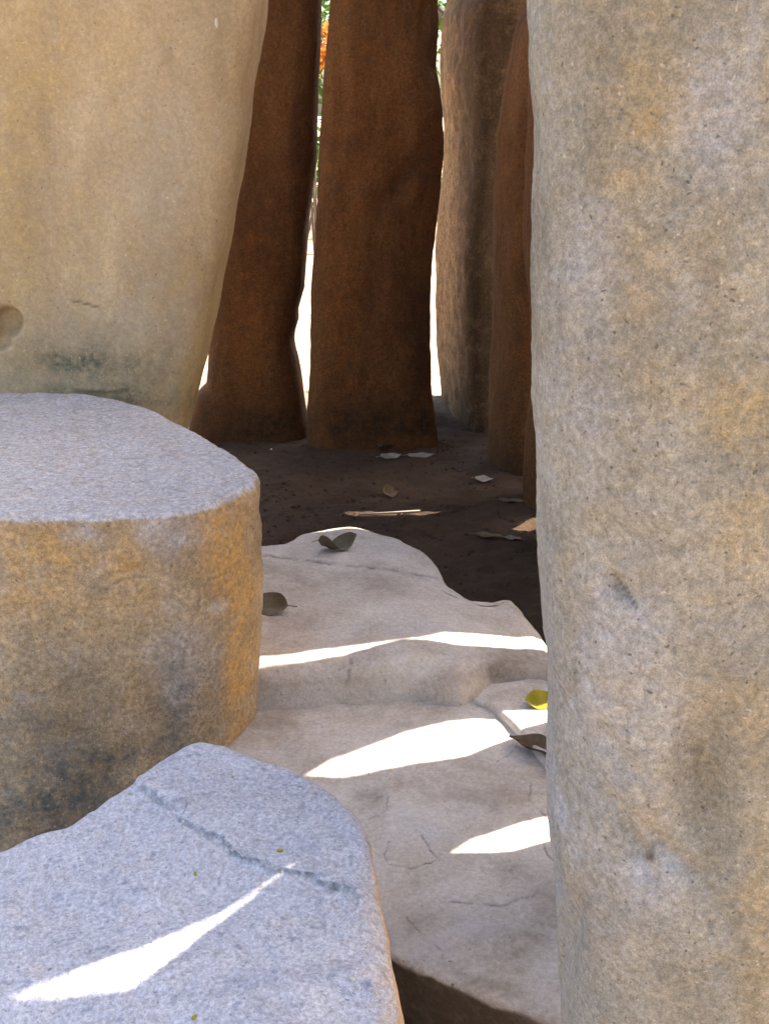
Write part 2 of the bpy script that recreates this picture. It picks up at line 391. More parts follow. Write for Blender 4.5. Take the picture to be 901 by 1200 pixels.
# right upright, close by
standing_stone('standing_stone', 'tall weathered grey standing stone with ochre patches, filling the near right side', M['right'], 0.92, 0.145, 3.0,
    left=[(620, -20), (621, 100), (622, 250), (624, 400), (626, 520), (629, 620), (632, 680), (637, 735), (641, 790), (642, 850), (641, 900), (642, 960), (646, 1010), (650, 1060), (656, 1120), (656, 1170), (658, 1230)],
    xr=0.66, n=2.7, phi=R(4), N=520, fine=0.0032, coarse=0.02, disp=(0.006, 0.0075, 0.0015), seed=2.6, smooth_px=1.0,
    dents=[(728, 692, 26, 9, 50, 0.0045, 5), (722, 688, 10, 30, -40, 0.003, 0), (825, 935, 42, 120, -8, 0.030, 0), (760, 1003, 5, 5, 0, 0.006, 8), (832, 1086, 4, 4, 0, 0.004, 8),
           (733, 975, 10, 90, -28, 0.010, 0), (790, 1010, 12, 70, -45, 0.009, 0), (672, 720, 12, 60, -10, 0.006, 0), (665, 1090, 16, 60, 10, 0.008, 0), (720, 880, 14, 60, -35, 0.006, 0), (683, 440, 2.2, 90, 0, 0.0007, 0)],
    attrs={'warm': [(740, 90, 70, 130, 10, 0.48), (770, 140, 50, 40, 0, 0.44), (740, 205, 45, 18, -20, 0.48), (750, 320, 50, 120, 5, 0.28), (870, 480, 60, 70, 0, 0.60), (880, 620, 60, 90, 0, 0.40),
                    (895, 90, 14, 60, 0, 0.56), (870, 820, 60, 40, 0, 0.40), (740, 800, 60, 25, 0, 0.24), (760, 940, 40, 60, 0, 0.28), (890, 1060, 30, 140, 0, 0.48), (780, 455, 50, 40, 0, 0.32)],
           'cool': [(840, 150, 60, 110, 0, 0.6), (690, 320, 55, 120, 0, 0.45), (680, 500, 60, 90, 0, 0.5), (885, 50, 14, 60, 0, 0.5), (745, 720, 60, 40, 0, 0.5), (780, 830, 40, 50, 0, 0.4), (690, 900, 60, 200, 0, 0.4), (640, 900, 20, 400, 0, 0.5), (760, 1040, 50, 50, 0, 0.5), (720, 800, 120, 200, 0, 0.35), (700, 1080, 120, 160, 0, 0.35), (860, 740, 50, 80, 0, 0.3)],
           'stain_shade': [(835, 330, 28, 110, -4, 0.55), (725, 690, 12, 28, -40, 0.5), (820, 920, 38, 90, -8, 0.5), (820, 870, 30, 60, 0, 0.3), (665, 700, 30, 90, 0, 0.25), (660, 800, 26, 60, 0, 0.3), (690, 1080, 40, 100, 0, 0.25), (760, 1003, 7, 7, 0, 1.0), (832, 1086, 6, 6, 0, 0.9)]},  # darker spots also laid over the dents and small holes
    cracks=[([(720, 672), (733, 690), (746, 712)], 2.0)])

# back of the ring
g_ring = None
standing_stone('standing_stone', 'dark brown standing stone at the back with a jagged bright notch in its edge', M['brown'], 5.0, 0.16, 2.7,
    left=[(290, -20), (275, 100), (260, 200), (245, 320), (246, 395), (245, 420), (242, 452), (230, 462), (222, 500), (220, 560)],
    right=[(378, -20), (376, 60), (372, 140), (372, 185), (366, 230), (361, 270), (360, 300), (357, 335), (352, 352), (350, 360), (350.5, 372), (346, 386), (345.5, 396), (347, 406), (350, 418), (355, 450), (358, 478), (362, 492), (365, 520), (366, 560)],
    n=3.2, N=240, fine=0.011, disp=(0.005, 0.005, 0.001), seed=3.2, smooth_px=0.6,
    attrs={'warm': [(290, 430, 30, 100, 0, 0.6), (300, 340, 40, 90, 0, 0.4)], 'stain_shade': [(310, 500, 60, 26, 0, 0.8), (350, 250, 12, 200, 0, 0.5)]})
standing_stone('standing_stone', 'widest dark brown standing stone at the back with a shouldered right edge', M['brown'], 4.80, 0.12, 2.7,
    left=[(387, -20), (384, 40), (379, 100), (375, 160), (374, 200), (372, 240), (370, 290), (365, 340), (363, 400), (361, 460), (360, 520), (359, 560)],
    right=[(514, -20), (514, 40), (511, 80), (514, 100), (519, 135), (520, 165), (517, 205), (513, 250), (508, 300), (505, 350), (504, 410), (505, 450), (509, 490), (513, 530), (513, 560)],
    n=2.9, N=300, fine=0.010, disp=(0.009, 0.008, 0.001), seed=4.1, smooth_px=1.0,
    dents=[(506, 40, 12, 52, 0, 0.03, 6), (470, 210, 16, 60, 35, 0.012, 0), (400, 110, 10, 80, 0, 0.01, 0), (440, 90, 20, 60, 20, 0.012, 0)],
    attrs={'warm': [(400, 360, 24, 130, 0, 0.6), (440, 150, 60, 100, 0, 0.35)], 'stain_shade': [(430, 495, 80, 26, 0, 0.8), (490, 400, 22, 130, 0, 0.5), (470, 215, 16, 50, 35, 0.5)], 'cool': [(505, 40, 10, 50, 0, 0.8)]})  # cool tone paints the grey light on the upper right edge
standing_stone('standing_stone', 'slender pale brown standing stone with a left flank painted paler as if lit', M['pale_brown'], 5.36, 0.36, 2.8,
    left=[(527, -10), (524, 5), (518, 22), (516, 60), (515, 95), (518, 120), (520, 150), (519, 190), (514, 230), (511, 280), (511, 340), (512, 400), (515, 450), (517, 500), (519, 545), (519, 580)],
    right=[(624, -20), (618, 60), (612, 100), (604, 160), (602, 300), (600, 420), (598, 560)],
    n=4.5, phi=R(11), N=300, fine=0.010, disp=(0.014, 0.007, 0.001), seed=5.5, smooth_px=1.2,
    attrs={'stain_shade': [(548, 520, 40, 40, 0, 0.8), (560, 200, 20, 200, 0, 0.3)], 'warm': [(522, 250, 22, 300, 0, 0.9)]})  # pale left flank paints its light, dark foot paints the shade
standing_stone('standing_stone', 'leaning dark brown standing stone half hidden behind the near grey upright', M['brown'], 4.48, 0.18, 2.6,
    left=[(634, -40), (622, 4), (607, 24), (600, 50), (591, 105), (583, 150), (579, 220), (577, 300), (576, 400), (573, 470), (571, 550), (571, 600)],
    right=[(720, -20), (690, 100), (668, 250), (676, 450), (680, 620)],
    n=3.0, phi=R(14), N=240, fine=0.010, disp=(0.010, 0.006, 0.001), seed=6.2, smooth_px=1.5,
    attrs={'stain_shade': [(590, 560, 30, 40, 0, 0.7)]})

# unseen stones added at the ring's right, chinks shaped to pass the sun streaks
A_x, A_y = AZ
def ring_stone(label, s0, wl, wr, b=0.12, top=3.2, seed=1.0, group='unseen uprights closing the right side of the ring, shaped for the sun streaks'):
    """wl, wr: edge positions across the sunlight, as (z, w) points; s0: place along the sunlight"""
    zs = np.arange(-0.18, top, 0.02); N = 120
    f = lambda pts: gsmooth(np.interp(zs, [p[0] for p in pts], [p[1] for p in pts]), 1.5)
    W0, W1 = f(wl), f(wr); cw = (W0 + W1) / 2; aa = (W1 - W0) / 2
    u, v = section(N, 0.2, b, 2.6, 0)
    # across axis (-A_y, A_x), along axis (A_x, A_y)
    k = 14; t = np.linspace(0, 1, k + 1)[1:]
    zz = np.concatenate([zs, zs[-1] + 0.1 * np.sin(t * math.pi / 2)]); fcap = np.concatenate([np.ones(len(zs)), np.maximum(np.cos(t * math.pi / 2) ** 0.7, 0.04)])
    cw = np.append(cw, np.full(k, cw[-1])); aa = np.append(aa, np.full(k, aa[-1])) * fcap; bb = b * fcap
    w = cw[:, None] + aa[:, None] * u; s = s0 - bb[:, None] * v
    V = np.stack([s * A_x - w * A_y, s * A_y + w * A_x, np.repeat(zz[:, None], N, 1)], -1)
    if grid_normals(V)[20, 0] @ np.array([-A_y, A_x, 0]) < 0: V = V[:, ::-1]
    nr = grid_normals(V)
    V = displace(V, nr, 0.004, 0.006, 0.001, seed, stretch=(1, 1, .6), bs=4, ms=16)
    z0 = np.zeros(V.shape[:-1])
    base = V[:len(zs)].reshape(-1, 3).mean(0); base[2] = 0
    o = link_mesh('standing_stone', V.reshape(-1, 3), grid_faces(V.shape[0], N), M['brown'], base, attrs={'warm': z0, 'cool': z0, 'stain_shade': z0, 'crack': z0})
    return tag(o, label, 'standing stone', group)
def W(px, py, z):
    p = hit(px, py, z); return (p[1] * A_x - p[0] * A_y, p[0] * A_x + p[1] * A_y)    # across, along
def Wn(p): return p[1] * A_x - p[0] * A_y
TE = math.tan(SUN_EL)
SB, SL = 0.135, 0.225          # heights of the two pale slabs
BO = 0.45                      # boulder top
def slit(points, s0):
    """points: (px, py_far, py_near, z) along one streak -> edges of the chink at the plane s0"""
    lo, hi = [], []
    for px, pf, pn, z in points:
        wf, sf = W(px, pf, z); wn, sn = W(px, pn, z)
        hi.append((z + (s0 - sf) * TE, wf)); lo.append((z + (s0 - sn) * TE, wn))
    return sorted(lo), sorted(hi)
ring_specs = []
def chink(points, s_lo, s_hi):
    lo, _ = slit(points, s_lo); _, hi = slit(points, s_hi)
    return lo, hi
def close_edges(lo, hi, over=0.03, low_open=False):
    """beyond the chink's ends the two stones close up"""
    wc = lambda a, b: (a + b) / 2
    t0 = wc(lo[-1][1], hi[-1][1]); b0 = wc(lo[0][1], hi[0][1])
    L = list(lo) + [(lo[-1][0] + 0.03, t0 + over * .5), (lo[-1][0] + 0.15, t0 + over), (4, t0 + over)]
    H = list(hi) + [(hi[-1][0] + 0.03, t0 - over * .5), (hi[-1][0] + 0.15, t0 - over), (4, t0 - over)]
    if low_open:
        L = [(-0.2, lo[0][1])] + L; H = [(-0.2, hi[0][1])] + H
    else:
        L = [(-0.2, b0 + over), (lo[0][0] - 0.12, b0 + over), (lo[0][0] - 0.025, b0 + over * .5)] + L
        H = [(-0.2, b0 - over), (hi[0][0] - 0.12, b0 - over), (hi[0][0] - 0.025, b0 - over * .5)] + H
    return L, H
def s_at(w, x):          # place along the sunlight where a stone at 'across' w has this x
    return (x + w * A_y) / A_x
edges = []
# streak on the boulder, streaks on the slabs, thin ones at the back: nearest first
sA, sB, sC, sD, sE, sF, sG = [s_at(w, x) for w, x in ((1.0, .62), (1.32, .72), (1.64, .80), (2.0, .84), (2.6, .86), (3.05, .74), (3.35, .66))]
k1 = close_edges(*chink([(364, 1001, 1016, BO), (345, 1011, 1028, BO), (300, 1034, 1062, BO), (240, 1070, 1112, BO), (190, 1094, 1152, BO), (150, 1112, 1156, BO), (60, 1143, 1172, BO), (20, 1155, 1170, BO)], sA, sB), over=0.02)
k2 = close_edges(*chink([(740, 925, 960, SB), (643, 958, 988, SB), (580, 975, 1001, SB), (535, 988, 1008, SB), (515, 996, 1006, SB)], sB, sC), low_open=True)
k3 = close_edges(*chink([(700, 815, 838, SB + .015), (640, 828, 848, SB + .015), (610, 833, 857, SB + .01), (560, 840, 885, SB), (500, 852, 897, SB), (430, 875, 908, SB), (385, 890, 914, SB), (350, 900, 916, SB)], sC, sD), low_open=True)
k4 = close_edges(*chink([(640, 735, 752, SL - .04), (570, 736, 751, SL - .02), (520, 734, 750, SL), (500, 742, 748, SL), (485, 747, 748.5, SL), (470, 750, 749, SL), (455, 751, 753, SL), (440, 752, 758, SL), (400, 757, 771, SL), (295, 771, 784, SL), (200, 790, 798, SL)], sD, sE), low_open=True)
k5 = close_edges(*chink([(500, 612, 632, SL), (440, 611, 622, SL), (340, 613, 623, SL)], sE, sF))
k7 = close_edges(*chink([(530, 587, 592.5, .01), (460, 591.5, 597, .01), (400, 596, 601, .01)], s_at(3.35, .66), s_at(3.7, 1.05)))
k6 = close_edges(*chink([(660, 596, 606, 0), (628, 602, 612, 0), (600, 609, 617, 0)], sF, sG))
lab = 'unseen brown standing stone added to close the right side of the ring and shape the sunlight'
ks = [k1, k2, k3, k4, k5, k6, k7]; ss = [sA, sB, sC, sD, sE, sF, sG, s_at(3.7, 1.05)]
for n_, s0 in enumerate(ss):
    wl_ = [(-0.2, 0.86), (4, 0.86)] if n_ == 0 else ks[n_ - 1][1]
    if n_ < len(ks): wr_ = ks[n_][0]
    else: wr_ = [(-0.2, 3.95), (4, 3.95)]
    ring_stone(lab, s0, wl_, wr_, seed=10 + n_)
ring_stone(lab, s_at(4.2, 1.15), [(-.2, 3.9), (4, 3.9)], [(-.2, 4.5), (4, 4.45)], seed=19)  # extra unseen stone added to stop sun leaking in at the back

# ------------------------------------------------------------------ block, boulder, slabs
def closed_curve(pts, N):
    P = np.array(pts, float); n = len(P); out = []
    for i in range(n):
        p0, p1, p2, p3 = P[i - 1], P[i], P[(i + 1) % n], P[(i + 2) % n]
        for t in np.linspace(0, 1, 40, endpoint=False):
            out.append(0.5 * ((2 * p1) + (p2 - p0) * t + (2 * p0 - 5 * p1 + 4 * p2 - p3) * t * t + (3 * p1 - p0 - 3 * p2 + p3) * t ** 3) * 0.6
                       + 0.4 * (p1 + (p2 - p1) * t))
    out = np.array(out); q = np.vstack([out, out[:1]])
    L = np.append(0, np.cumsum(np.linalg.norm(np.diff(q, axis=0), axis=1))); t = np.linspace(0, L[-1], N, endpoint=False)
    return np.stack([np.interp(t, L, q[:, k]) for k in range(2)], -1)
def plan_rock(name, label, cat, mat, outline, ztop, zbot, bevel, N=420, rings=130, side=30, flare=None, disp=(0.01, 0.005, 0.001), seed=1.0,
              attrs=None, cracks=None, grooves=None, dents=None, center=None, group=None, top_fn=None):
    P = closed_curve(outline, N)
    area = np.cross(P, np.roll(P, -1, 0)).sum()
    if area < 0: P = P[::-1]
    c = P.mean(0) if center is None else np.array(center)
    rad = np.linalg.norm(P - c, axis=1)
    tn = np.roll(P, -1, 0) - np.roll(P, 1, 0); tn = np.stack([tn[:, 1], -tn[:, 0]], -1); tn /= np.linalg.norm(tn, axis=1)[:, None]
    tk = int(N * 0.012); tn = sum(np.roll(tn, q, 0) for q in range(-tk, tk + 1)); tn /= np.linalg.norm(tn, axis=1)[:, None]
    rows = []
    bv = bevel if callable(bevel) else (lambda xy: np.full(len(xy), bevel))
    B = bv(P)
    zt = lambda xy: ztop(xy) if callable(ztop) else np.full(len(xy), ztop)
    for k in range(side):                               # sides, bottom up
        t = k / side; z = zbot + (zt(P) - B - zbot) * t
        off = flare(P, t) if flare else np.zeros(N)
        rows.append(np.column_stack([P + tn * off[:, None], z]))
    off1 = flare(P, 1.0) if flare else np.zeros(N)
    for k in range(14):                                 # rounded rim
        an = k / 14 * math.pi / 2
        Q = P + tn * (off1 * (1 - math.sin(an)))[:, None] - tn * (B * (1 - math.cos(an)))[:, None]
        rows.append(np.column_stack([Q, zt(P) - B * (1 - math.sin(an))]))
    Q = P - tn * B[:, None]
    ga = lambda A, s_: np.stack([np.real(np.fft.ifft(np.fft.fft(A[:, q]) * np.exp(-0.5 * (np.fft.fftfreq(N) * 2 * math.pi * s_) ** 2))) for q in range(2)], -1)
    for k in range(rings):
        t = (1 - (k / rings)) ** 1.0
        xy = c + (ga(Q, N * 0.10 * min(1, (1 - t) * 2.2) ** 1.3) - c) * t
        rows.append(np.column_stack([xy, zt(xy)]))
    V = np.array(rows)
    nr = grid_normals(V)
    V = displace(V, nr, *disp, seed, dents=dents)
    px, py, _ = project(V)
    cr = np.zeros(px.shape)
    for pts, w in (cracks or []):
        jit = fbm(V, 45, 3, seed) * 3.0
        dd = poly_dist(px + jit, py + jit, pts)
        e = np.exp(-(dd / w) ** 2) * np.clip(0.55 + 1.6 * fbm(V, 24, 3, seed + 4), 0.08, 1); cr = np.maximum(cr, e)
    V[..., 2] -= cr * 0.0015
    at = {'crack': cr}
    up = (nr[..., 2] > 0.6)
    for key in ('warm', 'cool', 'stain_shade'): at[key] = np.clip(blob(V, (attrs or {}).get(key), seed), 0, 1.2)
    if top_fn: top_fn(V, nr, at)
    o = link_mesh(name, V.reshape(-1, 3), grid_faces(V.shape[0], N), mat, (c[0], c[1], max(0, zbot)), attrs=at)
    return tag(o, label, cat, group)
H2 = lambda pts, z: [tuple(hit(px, py, z)[:2]) for px, py in pts]

# flat-topped block
BH = 0.69
blk = H2([(0, 606), (110, 606), (205, 602), (262, 586), (300, 566), (303, 549), (272, 527), (243, 510), (214, 492), (165, 472), (100, 461), (0, 459)], BH) + [(-1.55, 2.75), (-1.7, 2.35), (-1.5, 1.95)]
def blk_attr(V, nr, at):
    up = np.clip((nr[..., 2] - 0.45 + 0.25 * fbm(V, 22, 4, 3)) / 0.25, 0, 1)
    at['cool'] = np.maximum(at['cool'], up * 1.05); at['warm'] = at['warm'] * (1 - up); at['stain_shade'] = at['stain_shade'] * (1 - up) + up * 0.12 * (fbm(V, 40, 3, 5) > 0.25)  # upward faces painted cool and pale, as skylight tints the top
def blk_flare(P, t):
    return -0.045 * (1 - t) * np.clip((P[:, 0] + 0.5) / 0.25, 0, 1) + 0.16 * (1 - t) * np.clip((-0.45 - P[:, 0]) / 0.25, 0, 1) * np.clip((2.2 - P[:, 1]) / 0.2, 0, 1) - 0.01 * (1 - t) + 0.012 * math.sin(t * math.pi)
plan_rock('stone_block', 'large flat-topped stone block with top tinted blue-grey for skylight and orange-brown weathered sides', 'stone block', M['block'], blk, BH, -0.08, 0.022,
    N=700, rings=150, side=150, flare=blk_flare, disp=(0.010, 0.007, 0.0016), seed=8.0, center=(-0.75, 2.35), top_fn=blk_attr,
    dents=[(265, 705, 14, 12, 0, 0.012, 0), (140, 675, 30, 6, -20, 0.006, 0), (115, 625, 30, 16, 0, 0.006, 0)],
    attrs={'warm': [(60, 640, 70, 40, 0, 0.8), (150, 650, 30, 60, 0, 0.6), (255, 640, 34, 90, 0, 1.0), (285, 730, 22, 130, 0, 0.9), (275, 820, 16, 90, 0, 0.9), (20, 700, 60, 50, 0, 0.6), (180, 700, 50, 40, 0, 0.35), (100, 720, 60, 60, 0, 0.3)],
           'cool': [(215, 780, 45, 90, 0, 0.45), (100, 625, 30, 14, 0, 0.7), (200, 625, 50, 24, 0, 0.6), (255, 710, 14, 14, 0, 0.6)],
           'stain_shade': [(205, 830, 60, 60, 0, 0.55), (60, 880, 120, 70, 0, 0.5), (110, 930, 120, 50, -20, 0.5), (30, 950, 90, 40, 0, 0.4), (120, 690, 14, 8, 0, 0.4)]},
    cracks=[([(135, 682), (150, 675), (163, 672)], 2.0)])

# boulder in front, with a split layer
STEP = [(-60, 800), (120, 880), (165, 925), (215, 963), (250, 986), (300, 1006), (345, 1022), (390, 1041), (440, 1052), (560, 1090)]
STEPW = np.array(H2(STEP, BO))
def bo_top(xy):
    z = np.full(len(xy), BO)
    z = z + 0.05 * np.clip(1.28 - xy[:, 1], -0.4, 0.6) * -0.6
    yy = np.interp(xy[:, 0], STEPW[:, 0], STEPW[:, 1])
    q3 = np.column_stack([xy, xy[:, :1] * 0]); d = xy[:, 1] - yy + 0.035 * fbm(q3, 16, 4, 3.0, gain=0.65)
    z = z + 0.008 / (1 + np.exp(-np.clip(d / 0.0022, -40, 40))) - 0.008 * np.clip(d / 0.25, 0, 1)
    lower = np.clip((xy[:, 0] + 0.10) / 0.05, 0, 1) * np.clip((1.03 - xy[:, 1]) / 0.02, 0, 1)
    return z - 0.012 * lower
bo = H2([(-60, 1010), (0, 991), (40, 974), (75, 966), (110, 945), (150, 918), (190, 893), (228, 874), (258, 876), (300, 888), (345, 902), (382, 918), (408, 940), (425, 965), (438, 1000), (448, 1040), (458, 1085), (466, 1130), (474, 1170), (482, 1215), (478, 1300), (380, 1480), (200, 1560), (-60, 1500), (-170, 1300), (-160, 1120)], BO)
def bo_flare(P, t):
    return 0.012 * math.sin(t * math.pi * 0.9) * np.ones(len(P)) - 0.03 * (1 - t) + 0.03 * (1 - t) * np.clip((P[:, 0] + 0.1) / 0.08, 0, 1)
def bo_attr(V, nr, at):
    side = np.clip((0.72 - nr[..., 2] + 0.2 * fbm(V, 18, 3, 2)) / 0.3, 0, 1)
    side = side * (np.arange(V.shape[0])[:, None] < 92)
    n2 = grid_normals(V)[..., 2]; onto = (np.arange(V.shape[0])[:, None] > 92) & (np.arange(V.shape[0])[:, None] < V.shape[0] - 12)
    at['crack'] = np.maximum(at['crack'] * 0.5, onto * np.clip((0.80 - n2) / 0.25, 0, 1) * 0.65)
    at['warm'] = np.maximum(at['warm'], side * 1.1); at['cool'] = np.maximum(at['cool'], (1 - side) * 0.65)  # top colour carries a cool skylight tint; steep sides are warmer
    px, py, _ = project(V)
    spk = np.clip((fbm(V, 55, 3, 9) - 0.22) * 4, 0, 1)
    at['stain_shade'] = np.maximum(at['stain_shade'], spk * 0.5 * (1 - side))
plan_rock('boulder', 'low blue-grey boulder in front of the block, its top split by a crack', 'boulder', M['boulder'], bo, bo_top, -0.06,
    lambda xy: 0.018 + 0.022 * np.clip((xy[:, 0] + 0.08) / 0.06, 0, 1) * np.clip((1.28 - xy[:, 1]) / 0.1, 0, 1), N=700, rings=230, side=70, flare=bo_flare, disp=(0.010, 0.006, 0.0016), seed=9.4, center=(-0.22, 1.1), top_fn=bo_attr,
    dents=[(230, 1050, 120, 30, -35, 0.006, 0), (330, 985, 60, 25, 20, 0.004, 0), (80, 1080, 60, 40, 0, 0.004, 0)],
    attrs={'warm': [(466, 1120, 20, 110, 8, 1.2), (430, 1110, 30, 60, 0, 0.25)], 'stain_shade': [(240, 1100, 60, 16, -30, 0.25), (300, 1150, 110, 14, -10, 0.35), (390, 1140, 40, 14, -20, 0.3)]},
    cracks=[(STEP, 2.2)])

# pale slabs, laid as low steps
def slabA_top(xy):
    z = np.full(len(xy), SL)
    z = z - 0.10 * np.clip((xy[:, 0] - 0.05) / 0.5, 0, 1) - 0.012 * np.clip((xy[:, 1] - 2.85) / 0.3, 0, 1)
    L = np.array(H2([(200, 640), (300, 650), (380, 660), (460, 668), (530, 681), (600, 690)], SL))
    d = xy[:, 1] - np.interp(xy[:, 0], L[:, 0], L[:, 1])
    return z + 0.007 / (1 + np.exp(-np.clip(d / 0.004, -40, 40)))
slA = H2([(200, 632), (300, 637), (332, 635), (350, 623), (376, 617), (420, 616), (462, 628), (498, 640), (514, 655), (526, 675), (545, 683), (566, 688)], SL) + \
      H2([(600, 708), (632, 738), (650, 760), (700, 790), (690, 806)], SL - 0.07) + H2([(640, 800), (575, 802)], SL - 0.09) + H2([(540, 790), (480, 782), (400, 786), (320, 792), (250, 798), (180, 800), (150, 700)], SL - 0.01)
plan_rock('stone_slab', 'pale cream upper stone slab at the top of the steps, carrying two dead leaves', 'stone slab', M['slab'], slA, slabA_top, 0.02,
    lambda xy: 0.028 + 0.012 * np.clip((2.6 - xy[:, 1]) / 0.2, 0, 1), N=520, rings=150, side=24, flare=lambda P, t: 0.035 * (1 - t) * np.clip((2.5 - P[:, 1]) / 0.15, 0, 1) + 0 * P[:, 0],
    disp=(0.014, 0.006, 0.0006), seed=11.0, group=None,
    dents=[(610, 700, 40, 10, 30, 0.012, 0)],
    attrs={'stain_shade': [(600, 775, 60, 26, 0, 0.55), (470, 690, 50, 10, 8, 0.18), (350, 690, 60, 14, 0, 0.15), (450, 645, 80, 10, 6, 0.2), (600, 712, 40, 7, 30, 0.35), (560, 790, 60, 14, 0, 0.3), (400, 720, 20, 6, 0, 0.3)],  # darker right front paints the shadow beneath the slab's rim
           'warm': [(450, 625, 80, 10, 0, 0.4), (420, 800, 120, 10, 0, 0.3)], 'cool': [(480, 735, 60, 20, 0, 0.5), (390, 740, 40, 14, 0, 0.5)]},
    cracks=[([(295, 649), (380, 660), (460, 668), (532, 681)], 1.2), ([(412, 770), (410, 785), (407, 803)], 1.0)])
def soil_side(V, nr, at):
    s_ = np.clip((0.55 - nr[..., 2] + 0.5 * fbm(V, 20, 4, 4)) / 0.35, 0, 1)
    at['crack'] = np.maximum(at['crack'], s_ * 0.95); at['stain_shade'] = np.maximum(at['stain_shade'], s_)
slB = H2([(210, 770), (330, 770), (450, 772), (555, 790), (640, 800), (720, 860), (760, 1000), (760, 1160), (735, 1205)], SB) + \
      H2([(690, 1210), (655, 1205), (600, 1180), (555, 1163), (515, 1147), (475, 1128), (420, 1100), (350, 1075), (250, 1050), (180, 900)], SB)
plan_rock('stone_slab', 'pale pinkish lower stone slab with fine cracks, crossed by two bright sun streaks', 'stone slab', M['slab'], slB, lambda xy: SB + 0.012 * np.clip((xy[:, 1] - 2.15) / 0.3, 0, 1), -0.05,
    0.016, N=620, rings=190, side=24, disp=(0.012, 0.005, 0.0007), seed=12.0, center=(0.12, 1.75), top_fn=soil_side, flare=lambda P, t: -0.012 * (1 - t) * np.ones(len(P)),
    dents=[(420, 945, 32, 22, 0, 0.005, 6), (590, 1100, 60, 16, -15, -0.004, 0), (600, 800, 50, 10, 0, 0.004, 0)],
    attrs={'stain_shade': [(600, 1110, 70, 26, -15, 0.4), (640, 1060, 30, 40, 0, 0.25), (500, 1075, 60, 12, 5, 0.2), (590, 1015, 30, 16, 20, 0.3), (430, 938, 22, 18, 0, 0.4), (560, 935, 60, 12, 0, 0.25), (330, 850, 40, 8, 0, 0.35), (420, 840, 40, 10, 0, 0.25), (560, 1150, 80, 14, 22, 0.35), (500, 1180, 60, 26, 20, 0.6), (560, 1190, 70, 20, 20, 0.6)],
           'warm': [(610, 1120, 60, 30, -10, 0.35), (560, 980, 80, 20, 0, 0.2)], 'cool': [(490, 975, 40, 22, 0, 0.6), (560, 1085, 60, 18, -10, 0.6), (495, 1120, 40, 20, 20, 0.5), (560, 945, 40, 14, 0, 0.4)]},
    cracks=[([(495, 980), (503, 995), (512, 1005), (505, 1010), (480, 1017), (455, 1014)], 1.1), ([(515, 1055), (560, 1060), (592, 1061), (620, 1050), (640, 1040)], 1.2), ([(622, 915), (620, 938), (632, 950), (645, 962)], 1.0),
            ([(548, 875), (560, 890), (566, 893)], 1.0), ([(606, 872), (595, 885), (583, 893)], 1.0), ([(455, 985), (450, 1000), (456, 1014)], 0.9), ([(476, 1075), (485, 1085), (500, 1100), (520, 1115)], 0.9), ([(440, 935), (455, 930), (452, 950), (432, 960)], 0.8), ([(636, 985), (640, 1000), (650, 1010)], 0.9), ([(390, 835), (410, 826), (460, 822)], 0.8)])
slC = H2([(556, 818), (575, 826), (598, 845), (622, 872), (650, 905), (720, 900), (720, 830), (650, 805), (600, 806)], SB + .015)
plan_rock('stone_slab', 'small pale wedge-shaped slab beside the lower slab, under the yellow leaf', 'stone slab', M['slab'], slC, SB + 0.016, 0.03, 0.010, N=260, rings=50, side=10,
    disp=(0.008, 0.004, 0.0006), seed=13.0, attrs={'stain_shade': [(600, 812, 50, 10, 0, 0.3)]}, cracks=[([(620, 870), (640, 868), (650, 866)], 0.9), ([(630, 858), (642, 876)], 0.9)])

# ------------------------------------------------------------------ leaves, twigs, chips
def leaf(name, label, mat, pos, length, width, rz, curl=0.3, fold=0.25, tilt=(0, 0), lift=0.004, cat='leaf', group=None, stem=0.25, twist=0.0, seed=0):
    rnd = random.Random(seed); nu, nv = 18, 7
    top = []
    for i in range(nu + 1):
        t = i / nu; w = width * 0.5 * (math.sin(math.pi * min(1, t * 1.02) ** 0.8) ** 0.8 if 0 < t < 1 else 0.01)
        for j in range(nv):
            q = j / (nv - 1) * 2 - 1; y = q * w
            x = (t - 0.5) * length
            z = fold * abs(y) + curl * ((t - 0.5) ** 2) * length + 0.0022 * math.sin(t * 11 + q * 2 + seed) + twist * (t - .5) * y * 4
            top.append((x, y, z))
    th = 0.0009
    bot = [(x, y, z - th) for x, y, z in top]
    n = len(top); V = top + bot; F = []
    for i in range(nu):
        for j in range(nv - 1):
            a = i * nv + j; F.append([a, a + nv, a + nv + 1, a + 1]); F.append([n + a, n + a + 1, n + a + nv + 1, n + a + nv])
    # stalk
    if stem:
        r = 0.0012; x0 = -length * 0.5; b0 = len(V); z0 = curl * 0.25 * length
        for k in range(4):
            xx = x0 + 0.004 - k / 3 * stem * length; zz = z0 - k * 0.0015
            V += [(xx, -r, zz), (xx, r, zz), (xx, 0, zz + r * 1.6)]
        for k in range(3):
            for j in range(3):
                a = b0 + k * 3 + j; b = b0 + k * 3 + (j + 1) % 3; F.append([a, b, b + 3, a + 3])
    V = np.array(V, float)
    zmin = V[:, 2].min(); V[:, 2] -= zmin
    ca, sa = math.cos(tilt[0]), math.sin(tilt[0]); V = np.column_stack([V[:, 0], V[:, 1] * ca - V[:, 2] * sa, V[:, 1] * sa + V[:, 2] * ca])
    ca, sa = math.cos(tilt[1]), math.sin(tilt[1]); V = np.column_stack([V[:, 0] * ca + V[:, 2] * sa, V[:, 1], -V[:, 0] * sa + V[:, 2] * ca])
    V[:, 2] -= V[:, 2].min()
    ca, sa = math.cos(rz), math.sin(rz); V = np.column_stack([V[:, 0] * ca - V[:, 1] * sa, V[:, 0] * sa + V[:, 1] * ca, V[:, 2]])
    o = link_mesh(name, V, F, mat); o.location = (pos[0], pos[1], pos[2] + lift - 0.004)
    return tag(o, label, cat, group)
dg = bpy.context.evaluated_depsgraph_get()
